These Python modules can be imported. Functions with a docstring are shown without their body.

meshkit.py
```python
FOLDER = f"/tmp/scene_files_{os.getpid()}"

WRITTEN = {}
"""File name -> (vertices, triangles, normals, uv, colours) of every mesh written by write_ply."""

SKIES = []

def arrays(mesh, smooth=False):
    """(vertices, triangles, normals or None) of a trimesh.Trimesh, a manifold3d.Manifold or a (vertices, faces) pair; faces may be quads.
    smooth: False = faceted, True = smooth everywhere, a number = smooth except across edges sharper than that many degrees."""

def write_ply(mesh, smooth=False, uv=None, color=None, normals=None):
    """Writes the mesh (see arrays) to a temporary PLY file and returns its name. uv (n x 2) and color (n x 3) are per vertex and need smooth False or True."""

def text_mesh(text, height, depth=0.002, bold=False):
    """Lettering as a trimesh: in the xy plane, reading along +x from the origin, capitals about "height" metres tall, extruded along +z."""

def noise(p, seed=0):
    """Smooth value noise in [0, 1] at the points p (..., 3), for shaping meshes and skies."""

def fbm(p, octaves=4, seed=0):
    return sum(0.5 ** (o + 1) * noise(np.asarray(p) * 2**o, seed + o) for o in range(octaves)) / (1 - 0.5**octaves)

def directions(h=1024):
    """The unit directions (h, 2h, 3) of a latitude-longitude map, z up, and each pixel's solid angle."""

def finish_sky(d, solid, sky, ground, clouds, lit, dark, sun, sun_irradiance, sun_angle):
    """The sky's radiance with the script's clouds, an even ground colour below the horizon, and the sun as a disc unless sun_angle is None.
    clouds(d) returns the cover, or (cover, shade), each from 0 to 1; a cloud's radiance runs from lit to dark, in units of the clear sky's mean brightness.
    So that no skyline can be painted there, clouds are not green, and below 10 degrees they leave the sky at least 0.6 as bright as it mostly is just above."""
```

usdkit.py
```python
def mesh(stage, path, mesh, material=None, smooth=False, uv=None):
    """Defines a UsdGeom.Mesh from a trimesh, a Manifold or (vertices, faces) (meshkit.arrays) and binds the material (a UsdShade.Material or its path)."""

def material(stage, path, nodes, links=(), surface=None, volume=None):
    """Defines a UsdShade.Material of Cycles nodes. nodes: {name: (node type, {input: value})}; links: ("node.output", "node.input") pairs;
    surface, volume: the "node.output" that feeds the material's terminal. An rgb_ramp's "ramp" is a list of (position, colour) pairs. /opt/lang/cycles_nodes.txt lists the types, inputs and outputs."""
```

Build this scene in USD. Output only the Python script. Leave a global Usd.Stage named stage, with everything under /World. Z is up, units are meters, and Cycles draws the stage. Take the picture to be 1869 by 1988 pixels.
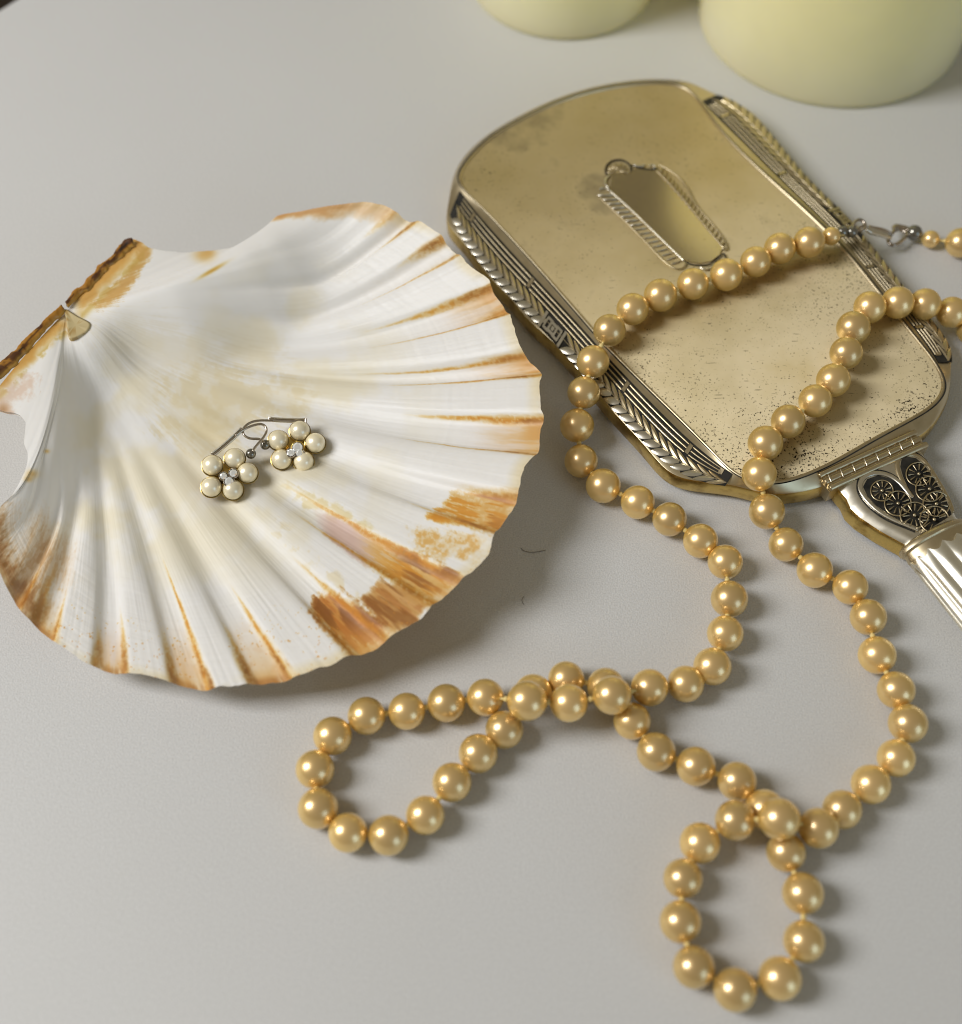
import math, random, numpy as np, trimesh, usdkit, meshkit
from pxr import Usd, UsdGeom, UsdLux, UsdShade, Gf, Sdf, Vt
from shapely.geometry import Polygon, Point, LineString
import shapely
rng = np.random.default_rng(7)
stage = Usd.Stage.CreateInMemory()
UsdGeom.SetStageUpAxis(stage, UsdGeom.Tokens.z); UsdGeom.SetStageMetersPerUnit(stage, 1.0)
UsdGeom.Xform.Define(stage, '/World'); UsdGeom.Scope.Define(stage, '/World/Looks')

# ------------------------------------------------------------------ camera (all lengths below are millimetres, S turns them into metres)
S = 0.001
ELEV, FOC, CX, CY, CAMZ = math.radians(58), 2480.0, 934.5, 994.0, 254.0     # the photo measured on a 1869 x 1988 sheet
cam = UsdGeom.Camera.Define(stage, '/World/camera')
cam.AddTranslateOp().Set(Gf.Vec3d(0, 0, CAMZ*S)); cam.AddRotateXOp().Set(90-math.degrees(ELEV))
cam.CreateHorizontalApertureAttr(36.0); cam.CreateVerticalApertureAttr(36.0*1024/962)
cam.CreateFocalLengthAttr(36.0*FOC/1869); cam.CreateClippingRangeAttr(Gf.Vec2f(0.01, 50))
cam.CreateFStopAttr(9.0); cam.CreateFocusDistanceAttr(0.296)
cam.GetPrim().CreateAttribute('exposure', Sdf.ValueTypeNames.Float).Set(0.0)

# ------------------------------------------------------------------ light: one soft key lamp on the left, a cool window on the right, the dim room
def aim(light, pos, target):
    m = Gf.Matrix4d().SetLookAt(Gf.Vec3d(*pos), Gf.Vec3d(*target), Gf.Vec3d(0, 0, 1)).GetInverse()
    light.AddTransformOp().Set(m)
key = UsdLux.RectLight.Define(stage, '/World/key_lamp')
key.CreateWidthAttr(0.32); key.CreateHeightAttr(0.42); key.CreateIntensityAttr(18.2); key.CreateColorAttr(Gf.Vec3f(.985, .985, .995))
aim(key, (-.67, .10, .66), (0, .17, 0))
win = UsdLux.RectLight.Define(stage, '/World/window_light')
win.CreateWidthAttr(0.52); win.CreateHeightAttr(0.72); win.CreateIntensityAttr(1.9); win.CreateColorAttr(Gf.Vec3f(.50, .75, 1.0))
aim(win, (.80, -.62, .34), (0, .17, 0))
dome = UsdLux.DomeLight.Define(stage, '/World/room_light')
dome.CreateIntensityAttr(0.07); dome.CreateColorAttr(Gf.Vec3f(1.0, .87, .62))

# ------------------------------------------------------------------ helpers
def ray(px, py):
    u, v = (px-CX)/FOC, -(py-CY)/FOC
    se, ce = math.sin(ELEV), math.cos(ELEV)
    return np.array([u, v*se+ce, v*ce-se])
def at(px, py, z):                       # the point at height z that the photo shows at (px, py)
    d = ray(px, py); return np.array([0, 0, CAMZ]) + d*((z-CAMZ)/d[2])
def on_plane(px, py, o, n):
    d = ray(px, py); c = np.array([0, 0, CAMZ]); return c + d*(np.dot(o-c, n)/np.dot(d, n))
def project(P):
    P = np.asarray(P, float) - [0, 0, CAMZ]
    se, ce = math.sin(ELEV), math.cos(ELEV)
    w = P[:, 1]*ce - P[:, 2]*se; v = P[:, 1]*se + P[:, 2]*ce
    return np.stack([CX+FOC*P[:, 0]/w, CY-FOC*v/w], 1)
used = {}
def numbered(parent, name):
    k = used.get((parent, name), 0); used[(parent, name)] = k+1
    return name if k == 0 else f'{name}_{k:03d}'
origin = {}
def tag(p, label=None, category=None, group=None, kind=None):
    for k, v in (('label', label), ('category', category), ('group', group), ('kind', kind)):
        if v: p.SetCustomDataByKey(k, v)
    return p
def thing(name, base, label, category, group=None):
    path = '/World/'+numbered('/World', name)
    x = UsdGeom.Xform.Define(stage, path); x.AddTranslateOp().Set(Gf.Vec3d(*(float(b)*S for b in base)))
    origin[path] = np.asarray(base, float)
    tag(x.GetPrim(), label, category, group); return path
def part(name, mesh, material, parent='/World', smooth=False, label=None, colors=None, normals=None):
    path = parent+'/'+numbered(parent, name)
    o = origin.get(parent, np.zeros(3)); origin[path] = o
    if hasattr(mesh, 'vertices'): v, f = np.array(mesh.vertices, float), np.array(mesh.faces)
    else:
        v, f = np.asarray(mesh[0], float), np.asarray(mesh[1], int)
        if f.shape[1] == 4: f = np.vstack([f[:, [0, 1, 2]], f[:, [0, 2, 3]]])
    m = usdkit.mesh(stage, path, ((v-o)*S, f), M[material], smooth=smooth)
    if normals is not None:
        m.CreateNormalsAttr(Vt.Vec3fArray.FromNumpy(np.asarray(normals, np.float32))); m.SetNormalsInterpolation('vertex')
    if colors is not None:
        UsdGeom.PrimvarsAPI(m).CreatePrimvar('tint', Sdf.ValueTypeNames.Color3fArray, 'vertex').Set(Vt.Vec3fArray.FromNumpy(np.asarray(colors, np.float32)))
    if label: m.GetPrim().SetCustomDataByKey('label', label)
    return path
def prim(path): return stage.GetPrimAtPath(path)
cat = trimesh.util.concatenate
def sphere(c, r, n=4):
    m = trimesh.creation.icosphere(n, r); m.apply_translation(c); return m
def frames(P):
    P = np.asarray(P, float); T = np.gradient(P, axis=0); T /= np.linalg.norm(T, axis=1, keepdims=True)+1e-12
    return P, T
def tube(P, r, k=10, flat=1.0, up=(0, 0, 1), closed_caps=True):      # sweep of an ellipse: r across, r*flat along up
    P, T = frames(P); r = np.broadcast_to(np.asarray(r, float), (len(P),)); up = np.asarray(up, float)
    A = np.cross(T, up); bad = np.linalg.norm(A, axis=1) < 1e-3; A[bad] = np.cross(T[bad], [1, 0.1, 0]); A /= np.linalg.norm(A, axis=1, keepdims=True)
    B = np.cross(A, T); th = np.linspace(0, 2*math.pi, k, endpoint=False)
    V = (P[:, None] + r[:, None, None]*(np.cos(th)[None, :, None]*A[:, None] + flat*np.sin(th)[None, :, None]*B[:, None])).reshape(-1, 3)
    F = []
    for i in range(len(P)-1):
        for j in range(k):
            a, b, c, d = i*k+j, i*k+(j+1) % k, (i+1)*k+(j+1) % k, (i+1)*k+j
            F += [(a, d, c), (a, c, b)]
    n = len(V); V = np.vstack([V, P[0], P[-1]])
    for j in range(k):
        F += [(n, j, (j+1) % k), (n+1, (len(P)-1)*k+(j+1) % k, (len(P)-1)*k+j)]
    m = trimesh.Trimesh(V, F, process=False); m.fix_normals(); return m
def spline(P, n, closed=False):
    from scipy.interpolate import CubicSpline
    P = np.asarray(P, float)
    if closed: P = np.vstack([P, P[:1]])
    t = np.r_[0, np.cumsum(np.linalg.norm(np.diff(P, axis=0), axis=1)**.7)]; t /= t[-1]
    return CubicSpline(t, P, bc_type='periodic' if closed else 'not-a-knot')(np.linspace(0, 1, n, endpoint=not closed))
def poly_at(P, t):                       # point(s) at fraction t of the arc length
    P = np.asarray(P, float); l = np.r_[0, np.cumsum(np.linalg.norm(np.diff(P, axis=0), axis=1))]; l /= l[-1]
    return np.stack([np.interp(t, l, P[:, k]) for k in range(P.shape[1])], -1)
def grid_faces(n, m, wrap=False):
    i, j = np.meshgrid(np.arange(n-1), np.arange(m if wrap else m-1), indexing='ij'); j2 = (j+1) % m
    return np.stack([i*m+j, (i+1)*m+j, (i+1)*m+j2, i*m+j2], -1).reshape(-1, 4)
def grid_normals(G):
    a, b = np.gradient(G, axis=0), np.gradient(G, axis=1); n = np.cross(a, b)
    return n/(np.linalg.norm(n, axis=-1, keepdims=True)+1e-12)
def rounded_prism(poly, z0, z1, bevel=.4):          # an extruded outline with a chamfered top edge
    inner = poly.buffer(-bevel)
    if inner.is_empty: inner = poly.buffer(-bevel*.3)
    a = trimesh.creation.extrude_polygon(poly, z1-z0-bevel, engine='earcut'); a.apply_translation([0, 0, z0])
    b = trimesh.creation.extrude_polygon(inner, bevel*1.0, engine='earcut'); b.apply_translation([0, 0, z1-bevel])
    return cat([a, b])
def sm(x, a, b): t = np.clip((x-a)/(b-a), 0, 1); return t*t*(3-2*t)

# ------------------------------------------------------------------ materials
L = '/World/Looks/'
M = {}
def mat(name, nodes, links, surface='p.BSDF'): M[name] = usdkit.material(stage, L+name, nodes, links, surface=surface)
P = 'principled_bsdf'
mat('table_paint', {'g': ('geometry', {}), 'n': ('noise_texture', {'scale': 2600., 'detail': 2.}), 'n2': ('noise_texture', {'scale': 9., 'detail': 4.}),
    'r': ('rgb_ramp', {'ramp': [(0.3, (.615, .612, .60)), (.7, (.645, .643, .632))]}), 'b': ('bump', {'strength': .35, 'distance': .0003}), 'sp': ('noise_texture', {'scale': 2600., 'detail': 2.}), 'sr': ('rgb_ramp', {'ramp': [(.3, (.83, .83, .83)), (.7, (1., 1., 1.))]}), 'ml': ('mix', {'mix_type': 'multiply', 'fac': 1.}), 'p': (P, {'roughness': .55, 'specular_ior_level': .35})},
    [('g.position', 'n.vector'), ('g.position', 'n2.vector'), ('g.position', 'sp.vector'), ('n2.fac', 'r.fac'), ('sp.fac', 'sr.fac'), ('r.color', 'ml.color1'), ('sr.color', 'ml.color2'), ('ml.color', 'p.base_color'), ('n.fac', 'b.height'), ('b.normal', 'p.normal')])
mat('dark_floor', {'p': (P, {'base_color': (.045, .032, .024), 'roughness': .6})}, [])
def wax(name, c):
    mat(name, {'g': ('geometry', {}), 'n': ('noise_texture', {'scale': 60., 'detail': 3.}), 'r': ('rgb_ramp', {'ramp': [(.3, c), (.7, tuple(x*.95 for x in c))]}),
        'p': (P, {'roughness': .5, 'subsurface_weight': .5, 'subsurface_radius': (1., .85, .35), 'subsurface_scale': .012, 'specular_ior_level': .3})},
        [('g.position', 'n.vector'), ('n.fac', 'r.fac'), ('r.color', 'p.base_color')])
wax('candle_wax', (1.0, .885, .47))
mat('wick', {'p': (P, {'base_color': (.08, .07, .06), 'roughness': .9})}, [])
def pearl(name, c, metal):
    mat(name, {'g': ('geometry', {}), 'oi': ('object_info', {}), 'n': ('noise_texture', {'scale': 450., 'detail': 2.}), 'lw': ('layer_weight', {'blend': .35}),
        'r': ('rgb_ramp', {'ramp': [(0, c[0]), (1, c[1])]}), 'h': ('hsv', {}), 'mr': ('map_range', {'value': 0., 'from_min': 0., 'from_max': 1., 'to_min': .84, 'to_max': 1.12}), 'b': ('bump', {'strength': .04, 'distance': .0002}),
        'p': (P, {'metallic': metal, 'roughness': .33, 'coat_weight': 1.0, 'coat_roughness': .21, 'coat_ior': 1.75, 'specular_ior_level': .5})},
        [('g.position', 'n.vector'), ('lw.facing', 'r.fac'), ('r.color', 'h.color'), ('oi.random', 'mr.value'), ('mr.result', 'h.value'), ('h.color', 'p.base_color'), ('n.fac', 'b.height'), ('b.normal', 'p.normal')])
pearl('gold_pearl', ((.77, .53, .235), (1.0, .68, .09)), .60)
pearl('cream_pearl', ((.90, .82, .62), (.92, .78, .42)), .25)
mat('thread', {'p': (P, {'base_color': (.75, .60, .25), 'roughness': .6})}, [])
def metal(name, c, rough, dirt=None, dirtscale=60., lo=.55, hi=.75, aniso=0., spec=None):
    nodes = {'g': ('geometry', {}), 'n': ('noise_texture', {'scale': dirtscale, 'detail': 6., 'roughness': .6}), 'r': ('rgb_ramp', {'ramp': [(lo, c), (hi, dirt or c)]}),
             'rr': ('map_range', {'value': 0., 'from_min': .3, 'from_max': .7, 'to_min': rough*.85, 'to_max': rough*1.2}), 'p': (P, {'metallic': 1., 'anisotropic': aniso})}
    mat(name, nodes, [('g.position', 'n.vector'), ('n.fac', 'r.fac'), ('r.color', 'p.base_color'), ('n.fac', 'rr.value'), ('rr.result', 'p.roughness')])
metal('gilt_silver', (.60, .51, .34), .36, (.40, .32, .18), 90.)
metal('bright_silver', (.74, .70, .60), .31, (.52, .45, .33), 160.)
metal('brass_wall', (.66, .48, .16), .28, (.34, .22, .06), 160., .5, .62)
metal('satin_silver', (.88, .85, .74), .42, (.62, .56, .42), 120., .6, .8)
metal('steel_wire', (.50, .44, .37), .25, (.30, .25, .2), 200.)
mat('oxidised', {'g': ('geometry', {}), 'n': ('noise_texture', {'scale': 300., 'detail': 4.}), 'r': ('rgb_ramp', {'ramp': [(.35, (.012, .012, .011)), (.75, (.05, .045, .035))]}), 'p': (P, {'metallic': 0., 'roughness': .65, 'specular_ior_level': .2})},
    [('g.position', 'n.vector'), ('n.fac', 'r.fac'), ('r.color', 'p.base_color')])
# the tarnished back of the mirror: brushed gilt with fine black pits, pits denser towards the handle
mat('tarnished_back', {'g': ('geometry', {}), 'n': ('noise_texture', {'scale': 28., 'detail': 5., 'roughness': .6}), 'r': ('rgb_ramp', {'ramp': [(.32, (.57, .48, .28)), (.55, (.68, .585, .385)), (.75, (.56, .46, .25))]}), 'r2': ('rgb_ramp', {'ramp': [(.30, (.54, .43, .21)), (.55, (.60, .49, .27)), (.62, (.44, .36, .20)), (.70, (.34, .27, .15))]}), 'pm': ('mix', {}),
    'v': ('noise_texture', {'scale': 1900., 'detail': 2.5, 'roughness': .6}), 'pz': ('noise_texture', {'scale': 45., 'detail': 3.}), 'at': ('attribute', {'attribute': 'tint'}), 'sx': ('separate_xyz', {}),
    'm0': ('math', {'math_type': 'multiply_add', 'value2': .16}), 'm1': ('math', {'math_type': 'multiply_add', 'value2': .24}), 'sc': ('noise_texture', {'scale': 1., 'detail': 1.}), 'sm_': ('mapping', {'rotation': (0, 0, math.radians(-33)), 'scale': (260., 2600., 260.)}), 'sr': ('map_range', {'value': 0., 'from_min': .74, 'from_max': .79, 'to_min': 0., 'to_max': .8, 'clamp': True}), 'sx2': ('math', {'math_type': 'multiply'}), 'mxx': ('math', {'math_type': 'maximum'}), 'th': ('map_range', {'value': 0., 'from_min': .905, 'from_max': .94, 'to_min': 0., 'to_max': 1., 'clamp': True}),
    'mx': ('mix', {'color2': (.022, .014, .004)}), 'mp': ('mapping', {'rotation': (0, 0, math.radians(38)), 'scale': (1500., 60., 60.)}), 'br': ('noise_texture', {'scale': 1., 'detail': 2.}), 'b': ('bump', {'strength': .05, 'distance': .0002}),
    'rr': ('map_range', {'value': 0., 'from_min': .3, 'from_max': .7, 'to_min': .50, 'to_max': .58}), 'tg': ('combine_xyz', {'x': .86, 'y': .51, 'z': 0.}), 'p': (P, {'metallic': .9, 'anisotropic': .8})},
    [('g.position', 'n.vector'), ('g.position', 'v.vector'), ('g.position', 'pz.vector'), ('g.position', 'mp.vector'), ('mp.vector', 'br.vector'), ('n.fac', 'r.fac'), ('at.vector', 'sx.vector'), ('sx.x', 'm0.value1'), ('v.fac', 'm0.value3'), ('pz.fac', 'm1.value1'), ('m0.value', 'm1.value3'),
     ('m1.value', 'th.value'), ('g.position', 'sm_.vector'), ('sm_.vector', 'sc.vector'), ('sc.fac', 'sr.value'), ('sr.result', 'sx2.value1'), ('sx.x', 'sx2.value2'), ('th.result', 'mxx.value1'), ('sx2.value', 'mxx.value2'), ('mxx.value', 'mx.fac'), ('n.fac', 'r2.fac'), ('r2.color', 'pm.color1'), ('r.color', 'pm.color2'), ('sx.y', 'pm.fac'), ('pm.color', 'mx.color1'), ('mx.color', 'p.base_color'), ('br.fac', 'b.height'), ('b.normal', 'p.normal'), ('n.fac', 'rr.value'), ('rr.result', 'p.roughness'), ('tg.vector', 'p.tangent')])
mat('polished_plate', {'g': ('geometry', {}), 'v': ('noise_texture', {'scale': 1300., 'detail': 1.}), 'r': ('rgb_ramp', {'ramp': [(.72, (.60, .51, .32)), (.77, (.12, .09, .04))]}), 'p': (P, {'metallic': 1., 'roughness': .17})},
    [('g.position', 'v.vector'), ('v.fac', 'r.fac'), ('r.color', 'p.base_color')])
mat('crystal', {'p': (P, {'base_color': (.95, .97, .97), 'roughness': .03, 'metallic': .55})}, [])
mat('grey_bead', {'p': (P, {'base_color': (.24, .23, .20), 'roughness': .18, 'metallic': .8})}, [])
mat('shell_nacre', {'a': ('attribute', {'attribute': 'tint'}), 'g': ('geometry', {}), 'n': ('noise_texture', {'scale': 260., 'detail': 4.}), 'b': ('bump', {'strength': .08, 'distance': .0004}),
    'p': (P, {'roughness': .47, 'specular_ior_level': .42, 'subsurface_weight': .15, 'subsurface_radius': (1., .8, .6), 'subsurface_scale': .0015})},
    [('a.color', 'p.base_color'), ('g.position', 'n.vector'), ('n.fac', 'b.height'), ('b.normal', 'p.normal')])
mat('hinge_brown', {'a': ('attribute', {'attribute': 'tint'}), 'p': (P, {'roughness': .42})}, [('a.color', 'p.base_color')])
mat('hair', {'p': (P, {'base_color': (.12, .10, .08), 'roughness': .5})}, [])

# ------------------------------------------------------------------ the setting: table top (its far left corner is cut off by the table's edge) and the dark floor beyond
e0, e1 = at(0, 15, 0)[:2], at(24, 0, 0)[:2]; ed = (e1-e0)/np.linalg.norm(e1-e0)
a_, b_ = e0-ed*400, e1+ed*900
top = Polygon([a_, (-420, -350), (700, -350), (700, 900), b_])
tb = rounded_prism(top.convex_hull, -26, 0, 1.0)
tag(prim(part('table', tb, 'table_paint')), 'white matt table top under the shell, pearls, mirror and candles', 'table', kind='structure')
fl = trimesh.creation.box([6000, 6000, 20]); fl.apply_translation([0, 0, -730])
tag(prim(part('floor', fl, 'dark_floor')), 'dark brown floor beyond the table edge in the far left corner', 'floor', kind='structure')

# ------------------------------------------------------------------ candles
def fit_circle(px):
    from scipy.optimize import least_squares
    Q = np.array([at(x, y, 1.5)[:2] for x, y in px])
    f = lambda q: np.linalg.norm(Q-q[:2], axis=1)-q[2]
    q = least_squares(f, [Q[:, 0].mean(), Q[:, 1].mean()+30, 35]).x
    return q[:2], q[2]
def candle(px, h, label):
    c, r = fit_circle(px)
    t = thing('pillar_candle', (c[0], c[1], 0), label, 'candle', 'pillar candles behind the mirror')
    prof = [(0.01, 0), (r-2.2, 0), (r-.9, .35), (r-.2, 1.2), (r, 2.6)] + [(r*(1+.002*math.sin(k)), 2.6+(h-6)*k/12) for k in range(1, 13)] + [(r-.5, h-1.4), (r-2, h-.2), (r-4, h), (r*.6, h-1.5), (r*.3, h-2.5), (.01, h-2.8)]
    b = trimesh.creation.revolve(np.array(prof), sections=128); b.apply_translation([c[0], c[1], 0])
    part('wax_body', b, 'candle_wax', t, smooth=40)
    w = tube([(c[0], c[1], h-4), (c[0]+.2, c[1], h+2), (c[0]+1.2, c[1]+.3, h+7)], .8, 8); part('wick', w, 'wick', t, smooth=True)
    return c, r
big = candle([(1364, 56), (1389, 100), (1434, 145), (1495, 176), (1657, 207), (1799, 167), (1866, 100)], 95, 'wide pale yellow pillar candle behind the right end of the mirror')
small = candle([(928, 0), (965, 39), (1010, 59), (1049, 68), (1104, 73), (1160, 66), (1216, 47), (1255, 11)], 70, 'narrower pale yellow pillar candle standing left of the wide one')

# ------------------------------------------------------------------ the scallop shell
# outline from the upper end of the hinge round the rim to the lower end of the hinge: (x, y on the photo sheet, height of the rim)
rimpx = np.array([(256, 460, 16), (272, 468, 16), (289, 482, 16), (331, 489, 15.5), (368, 489, 15), (412, 485, 15), (473, 475, 16), (520, 438, 17.5), (540, 418, 18.5), (585, 409, 19.5), (631, 401, 20.5), (702, 391, 21.5), (735, 395, 22), (752, 399, 22), (779, 413, 22), (803, 424, 22),
    (857, 458, 22), (886, 485, 22), (901, 505, 22), (955, 549, 21.6), (972, 576, 21.4), (989, 607, 21.2), (1002, 644, 21), (1021, 681, 20.8), (1051, 718, 20.5), (1046, 752, 20.3), (1046, 789, 20.1), (1056, 808, 20), (1048, 840, 19.8), (1039, 877, 19.5), (1016, 911, 19.2),
    (1005, 960, 18.8), (985, 1001, 18.4), (965, 1028, 18), (951, 1068, 17.6), (911, 1112, 17), (884, 1129, 16.6), (840, 1170, 15.8), (816, 1200, 15.2), (756, 1237, 14.2), (688, 1271, 13), (620, 1298, 12), (553, 1311, 11.2), (485, 1326, 10.5), (439, 1332, 10), (338, 1325, 9.4),
    (236, 1301, 9), (182, 1291, 9), (135, 1264, 9), (101, 1237, 9), (61, 1210, 9.2), (34, 1173, 9.6), (17, 1153, 10), (0, 1119, 10.4), (-12, 1090, 10.8), (-18, 1060, 11.2), (-15, 1025, 11.8), (0, 988, 12.4), (21, 964, 13), (42, 929, 13.5), (52, 902, 14), (53, 881, 14.2), (46, 859, 14.4),
    (48, 841, 14.6), (50, 820, 14.8), (36, 806, 15), (12, 802, 15), (-8, 795, 15.2), (-24, 778, 15.5)], float)
rim3 = np.array([at(*p) for p in rimpx])
NA, NR = 1500, 300
arc = np.r_[0, np.cumsum(np.linalg.norm(np.diff(rim3, axis=0), axis=1))]; arc /= arc[-1]
ta = np.linspace(0, 1, NA)
from scipy.interpolate import PchipInterpolator
R = np.stack([PchipInterpolator(arc, rim3[:, k])(ta) for k in range(3)], 1)
Rpx = project(R)
def a_of(x, y, lo=0, hi=1):
    d = np.hypot(Rpx[:, 0]-x, Rpx[:, 1]-y); return ta[np.argmin(d)]
U = at(128, 604, 14.5)
# sunken panels of the fluting, each from one rim point to another
panels = [((61, 1210), (101, 1237)), ((182, 1291), (240, 1301)), ((338, 1325), (405, 1330)), ((490, 1326), (562, 1309)), ((688, 1269), (750, 1238)), ((843, 1166), (892, 1122)), ((965, 1028), (1004, 961)),
          ((1040, 876), (1056, 808)), ((1051, 720), (1020, 681)), ((986, 602), (957, 551)), ((888, 487), (860, 461)), ((803, 424), (779, 413)), ((17, 1153), (34, 1173))]
pan = sorted([tuple(sorted((a_of(*p), a_of(*q)))) for p, q in panels])
rr = np.linspace(0, 1, NR)**0.85
A, RR = np.meshgrid(ta, rr, indexing='ij')
ear1, ear2 = a_of(470, 474), a_of(52, 900)         # where the ears end and the bowl begins
# growth lines leave the hinge fanwise and bend outward towards the rim: rim point -> direction at the hinge, reach
bend = [(256, 460, 48, .5), (331, 489, 30, .5), (412, 485, 22, .5), (473, 475, 17.5, .62), (520, 438, 16, .74), (540, 418, 15, .74), (631, 401, 12.5, .6), (702, 391, 10.5, .5), (779, 413, 8, .5), (857, 458, 4.5, .5), (955, 549, 0, .5), (1002, 644, -4.5, .5), (1051, 718, -8, .5), (1046, 789, -12, .5), (1005, 960, -22.5, .5), (911, 1112, -33, .5),
    (756, 1237, -45.5, .5), (553, 1311, -58.5, .5), (338, 1325, -72, .5), (182, 1291, -80, .5), (61, 1210, -86, .52), (17, 1153, -89, .55), (-12, 1090, -91, .58), (-18, 1060, -92, .68), (0, 988, -93.5, .78), (42, 929, -95, .76), (53, 881, -97, .62), (46, 859, -100, .58), (50, 820, -106, .52), (36, 806, -112, .5), (12, 802, -119, .5), (-24, 778, -131, .5)]
ba = np.array([a_of(x, y) for x, y, _, _ in bend]); ba[0], ba[-1] = 0, 1
th_, re_ = np.radians(PchipInterpolator(ba, [b[2] for b in bend])(ta)), PchipInterpolator(ba, [b[3] for b in bend])(ta)
Upx = np.array([128., 604.]); dR = np.hypot(*(Rpx-Upx).T)*re_
CT = np.array([at(Upx[0]+d*math.cos(t), Upx[1]-d*math.sin(t), (U[2]+z)/2) for d, t, z in zip(dR, th_, R[:, 2])])
r1 = RR[..., None]; G = (1-r1)**2*U + 2*r1*(1-r1)*CT[:, None] + r1**2*R[:, None]
FP = project(G.reshape(-1, 3)); bowl_poly = Polygon([(140, 672), (162, 664), (186, 642), (205, 612), (245, 590), (340, 563), (400, 530), (440, 509), (480, 488), (525, 452), (548, 412), (640, 250), (1300, 250), (1300, 1500), (-300, 1500), (-300, 1010), (-10, 985), (40, 948), (66, 922), (90, 893), (106, 862), (114, 800), (117, 740), (120, 700)])
bowl_poly = bowl_poly.buffer(-14).buffer(30).buffer(-16); shapely.prepare(bowl_poly); fp = shapely.points(FP); sdb = np.where(shapely.contains(bowl_poly, fp), 1, -1)*shapely.distance(bowl_poly.boundary, fp); sdb = sdb.reshape(NA, NR)
from scipy.ndimage import gaussian_filter
bw_ = np.where(sdb > 0, 64+56*sm(FP[:, 0].reshape(NA, NR), 190, 420), 70.); bowl = gaussian_filter(sm(sdb/bw_, -.14, 1), (14, 4), mode='nearest')
prof = np.sin(math.pi*np.clip(RR, 0, 1)**.72)**.95
prof = np.where(RR < .02, prof*RR/.02, prof)
lin = G[..., 2].copy()
depth = np.clip(lin-2.6, 0, None)
w1 = bowl*np.clip(prof, 0, 1)
G[..., 2] = lin - w1*depth*(0.97) + (1-bowl)*.7*np.sin(math.pi*RR)
# fluting
steep = lambda x, c, w: 1/(1+np.exp(-(x-c)/w))
flute = np.zeros(NA)
for a0, a1 in pan: flute += steep(ta, a0, .0016)*(1-steep(ta, a1, .0016))
grow = sm(RR, .22, .75)
soft = np.zeros(NA)
for a0, a1 in pan: soft += np.exp(-((ta-(a0+a1)/2)/(.55*(a1-a0)+.003))**2)
prf = sm(RR, .6, .95)
shape = (flute[:, None]*prf + soft[:, None]*(1-prf))
G[..., 2] -= bowl*grow*2.15*shape
fl1 = meshkit.fbm(np.stack([A*420, RR*5, A*0+2], -1), 3, 13)-.5; gr1 = meshkit.fbm(np.stack([A*9, RR*85, A*0+6], -1), 3, 17)-.5
G[..., 2] += bowl*(.13*fl1*sm(RR, .3, .8)+.16*gr1*sm(RR, .45, .95))
# uneven rim and gentle growth waves
nz = meshkit.fbm(np.stack([A*60, RR*3, A*0], -1), 4, 3)-.5
G += ((R-U)/np.linalg.norm(R-U, axis=1, keepdims=True))[:, None]*(nz*1.8*sm(RR, .92, 1))[..., None]*[1, 1, .4]
G[..., 2] += bowl*.25*(meshkit.fbm(np.stack([A*25, RR*9, A*0+3], -1), 3, 5)-.5)
PX = project(G.reshape(-1, 3)).reshape(NA, NR, 2)
X, Y = PX[..., 0], PX[..., 1]
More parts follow.
